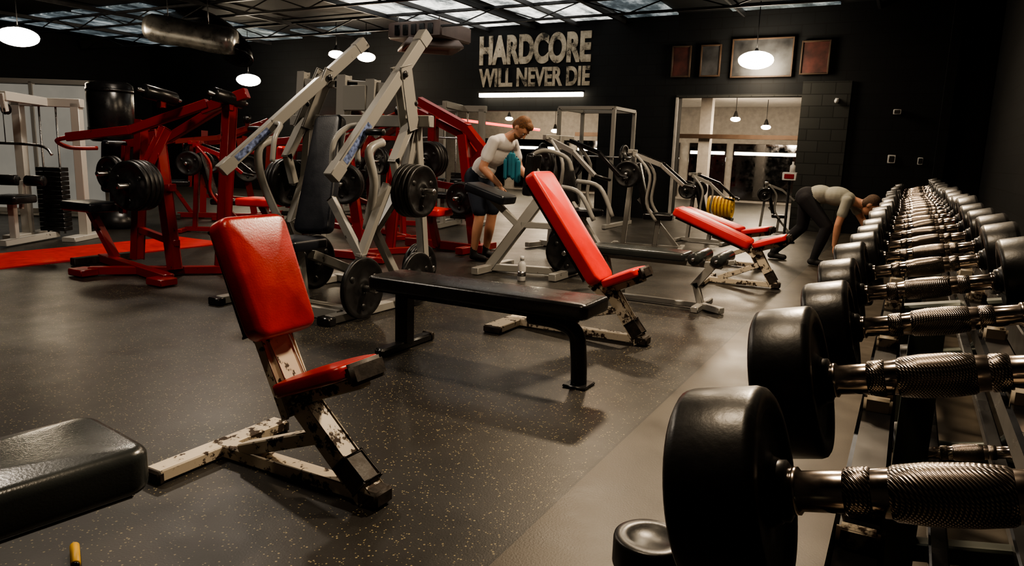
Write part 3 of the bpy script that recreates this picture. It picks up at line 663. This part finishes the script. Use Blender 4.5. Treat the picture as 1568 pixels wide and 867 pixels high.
def head(pr,c,fwd,up,hairm,beard=None,hairlen=1):
    c=V(c);f=V(fwd).normalized();u=V(up);u=(u-f*u.dot(f)).normalized();l=u.cross(f)
    R=Matrix((f,l,u)).transposed()
    pr.append(('e',c+u*.02,(.096,.076,.095),R,'skin')); pr.append(('e',c+f*.025-u*.045,(.066,.056,.072),R,'skin'))
    if beard: pr.append(('e',c+f*.035-u*.075,(.060,.054,.045),R,beard))
    pr.append(('e',c+f*.06-u*.01,(.036,.05,.05),R,'skin'))
    pr.append(('c',c+f*.092+u*.012,.009,c+f*.112-u*.022,.014,'skin'))
    pr.append(('c',c+f*.088-u*.050+l*.018,.008,c+f*.088-u*.050-l*.018,.008,'lip'))
    pr.append(('c',c+f*.082+u*.034+l*.045,.010,c+f*.082+u*.034-l*.045,.010,'skin'))
    for s_ in (-1,1): pr.append(('e',c+l*s_*.078-f*.005,(.018,.010,.032),R,'skin'))
    pr.append(('e',c-f*.018+u*.045,(.092,.084,.086*hairlen),R,hairm)); pr.append(('e',c-f*.045+u*.0,(.062,.080,.08),R,hairm))
    if hairlen>1: pr.append(('e',c+f*.04+u*.10,(.055,.06,.035),R,hairm))
    def ex(b):
        for s_ in (-1,1):
            b.ell(c+f*.085+l*s_*.032+u*.012,(.010,.012,.006),'white_plastic',R,10,8); b.ell(c+f*.093+l*s_*.032+u*.012,(.004,.005,.005),'eye_dark',R,8,6)
            b.ell(c+f*.089+l*s_*.034+u*.034,(.005,.015,.003),hairm,R,8,6)
    return ex
pr=[]; SH='shirt_light'; K='skin'; SO='shorts_navy'
def T(x,y,z): return V((x,y,z))
hip=T(-.08,0,.93)
Rb=Matrix((V((.76,0,-.65)).normalized(),V((0,1,0)),V((.65,0,.76)).normalized())).transposed()
pr+= [('e',hip,(.135,.165,.13),I3,SO),('e',T(.02,0,1.04),(.125,.155,.14),Rb,SH),('e',T(.16,0,1.20),(.135,.18,.175),Rb,SH),('e',T(.26,0,1.31),(.11,.18,.10),Rb,SH),
 ('c',T(.27,-.135,1.33),.066,T(.27,.135,1.33),.066,SH),('c',T(.31,0,1.36),.058,T(.43,0,1.42),.054,K)]
for s_ in (-1,1):
    pr+= [('c',T(-.07,s_*.095,.92),.102,T(.05,s_*.12,.58),.090,SO),('c',T(.04,s_*.115,.60),.070,T(.05,s_*.12,.50),.058,K),('c',T(.05,s_*.12,.50),.056,T(.02,s_*.12,.34),.058,K),('c',T(.02,s_*.12,.34),.058,T(-.02,s_*.12,.10),.036,K),
     ('c',T(-.03,s_*.12,.045),.042,T(.13,s_*.13,.032),.036,'shoes_dark'),('c',T(-.02,s_*.12,.14),.040,T(-.02,s_*.12,.06),.044,'shoes_dark')]
sR=T(.26,-.185,1.32); eR=T(.17,-.25,1.04); wR=T(.37,-.20,.86)
sL=T(.26,.185,1.32); eL=T(.31,.26,1.05); wL=T(.50,.20,.91)
for s,e,w in ((sR,eR,wR),(sL,eL,wL)):
    pr+= [('c',s,.066,s.lerp(e,.6),.066,SH),('c',s.lerp(e,.5),.052,e,.044,K),('c',e,.044,e.lerp(w,.35),.045,K),('c',e.lerp(w,.35),.045,w,.028,K)]
hand(pr,wR,(.45,.05,-.9),(.8,.2,.4),(0,1,.1),.6); hand(pr,wL,(.8,-.1,-.5),(-.1,-.1,-1),(0,-1,0),.8)
ex=head(pr,(.485,-.0,1.475),(.52,.0,-.86),(.86,0,.52),'hair','hair',1.12)
person('standing_man',(-4.22,6.98,0),-.08,pr,.009,ex)
b=B('teal_towel',(-3.64,6.42,0))
for k in range(6):
    x=-.09+k*.03; z0=1.22-.02*abs(k-3); b.pad((x,.20+.012*math.sin(k*1.9),(z0+.92)/2+.03*math.sin(k)),(.045,.05,z0-.94),'teal_cloth',None,.02)
b.done()
pr=[]; SH='shirt_grey'
hip=T(0,0,.80)
Rb=Matrix((V((.97,0,-.05)).normalized(),V((0,1,0)),V((.05,0,.97)).normalized())).transposed()
pr+= [('e',hip,(.14,.165,.13),I3,'shorts_black'),('e',T(.14,0,.84),(.15,.145,.115),Rb,SH),('e',T(.32,0,.83),(.17,.165,.115),Rb,SH),('e',T(.43,0,.80),(.10,.165,.095),Rb,SH),
  ('c',T(.45,-.12,.79),.06,T(.45,.12,.79),.06,SH),('c',T(.49,0,.79),.056,T(.60,0,.755),.053,K)]
legs=((T(-.02,.09,.78),T(-.05,.13,.43),T(-.36,.14,.09)),(T(.0,-.09,.78),T(.27,-.12,.47),T(.16,-.12,.09)))
for h_,k_,a_ in legs:
    pr+= [('c',h_,.098,k_,.070,'shorts_black'),('c',k_,.070,k_.lerp(a_,.4),.066,'shorts_black'),('c',k_.lerp(a_,.4),.066,a_,.045,'shorts_black'),('c',a_+V((-.03,0,-.045)),.042,a_+V((.13,0,-.058)),.034,'shoes_dark'),('c',a_+V((0,0,.02)),.042,a_+V((0,0,-.04)),.044,'shoes_dark')]
for s,e,w,dd_ in ((T(.46,-.18,.79),T(.40,-.24,.51),T(.38,-.21,.27),(0,.1,-1)),(T(.46,.18,.79),T(.60,.22,.56),T(.70,.16,.40),(.5,-.1,-.8))):
    pr+= [('c',s,.060,s.lerp(e,.55),.058,SH),('c',s.lerp(e,.5),.047,e,.041,K),('c',e,.041,e.lerp(w,.35),.042,K),('c',e.lerp(w,.35),.042,w,.027,K)]
    hand(pr,w,dd_,(1,.2,.0) if w.y<0 else (.7,0,.5),(0,1 if w.y<0 else -1,0),.9)
ex=head(pr,(.69,0,.745),(.62,0,-.76),(.78,0,.62),'hair_short',None,1)
person('bending_man',(-1.08,9.35,0),-.05,pr,.009,ex)
# ---------------------------------------------------------------- world + camera
w=bpy.data.worlds.new('World'); bpy.context.scene.world=w; w.use_nodes=True
w.node_tree.nodes['Background'].inputs[0].default_value=(.5,.55,.65,1); w.node_tree.nodes['Background'].inputs[1].default_value=.012
try: bpy.context.scene.view_settings.look='AgX - Medium High Contrast'
except Exception: pass
th=math.radians(10.2);psi=math.radians(28.6);ro=math.radians(1.9)
F=V((-math.sin(psi)*math.cos(th),math.cos(psi)*math.cos(th),-math.sin(th))); R0=V((math.cos(psi),math.sin(psi),0));U0=R0.cross(F)
R=R0*math.cos(ro)+U0*math.sin(ro);U=U0*math.cos(ro)-R0*math.sin(ro)
cam=bpy.data.cameras.new('camera'); cam.sensor_width=36; cam.lens=36*1100/1568; cam.clip_start=.02
co=bpy.data.objects.new('camera',cam); bpy.context.scene.collection.objects.link(co)
M=Matrix((R,U,-F)).transposed().to_4x4(); M.translation=V((0,0,1.2)); co.matrix_world=M
bpy.context.scene.camera=co
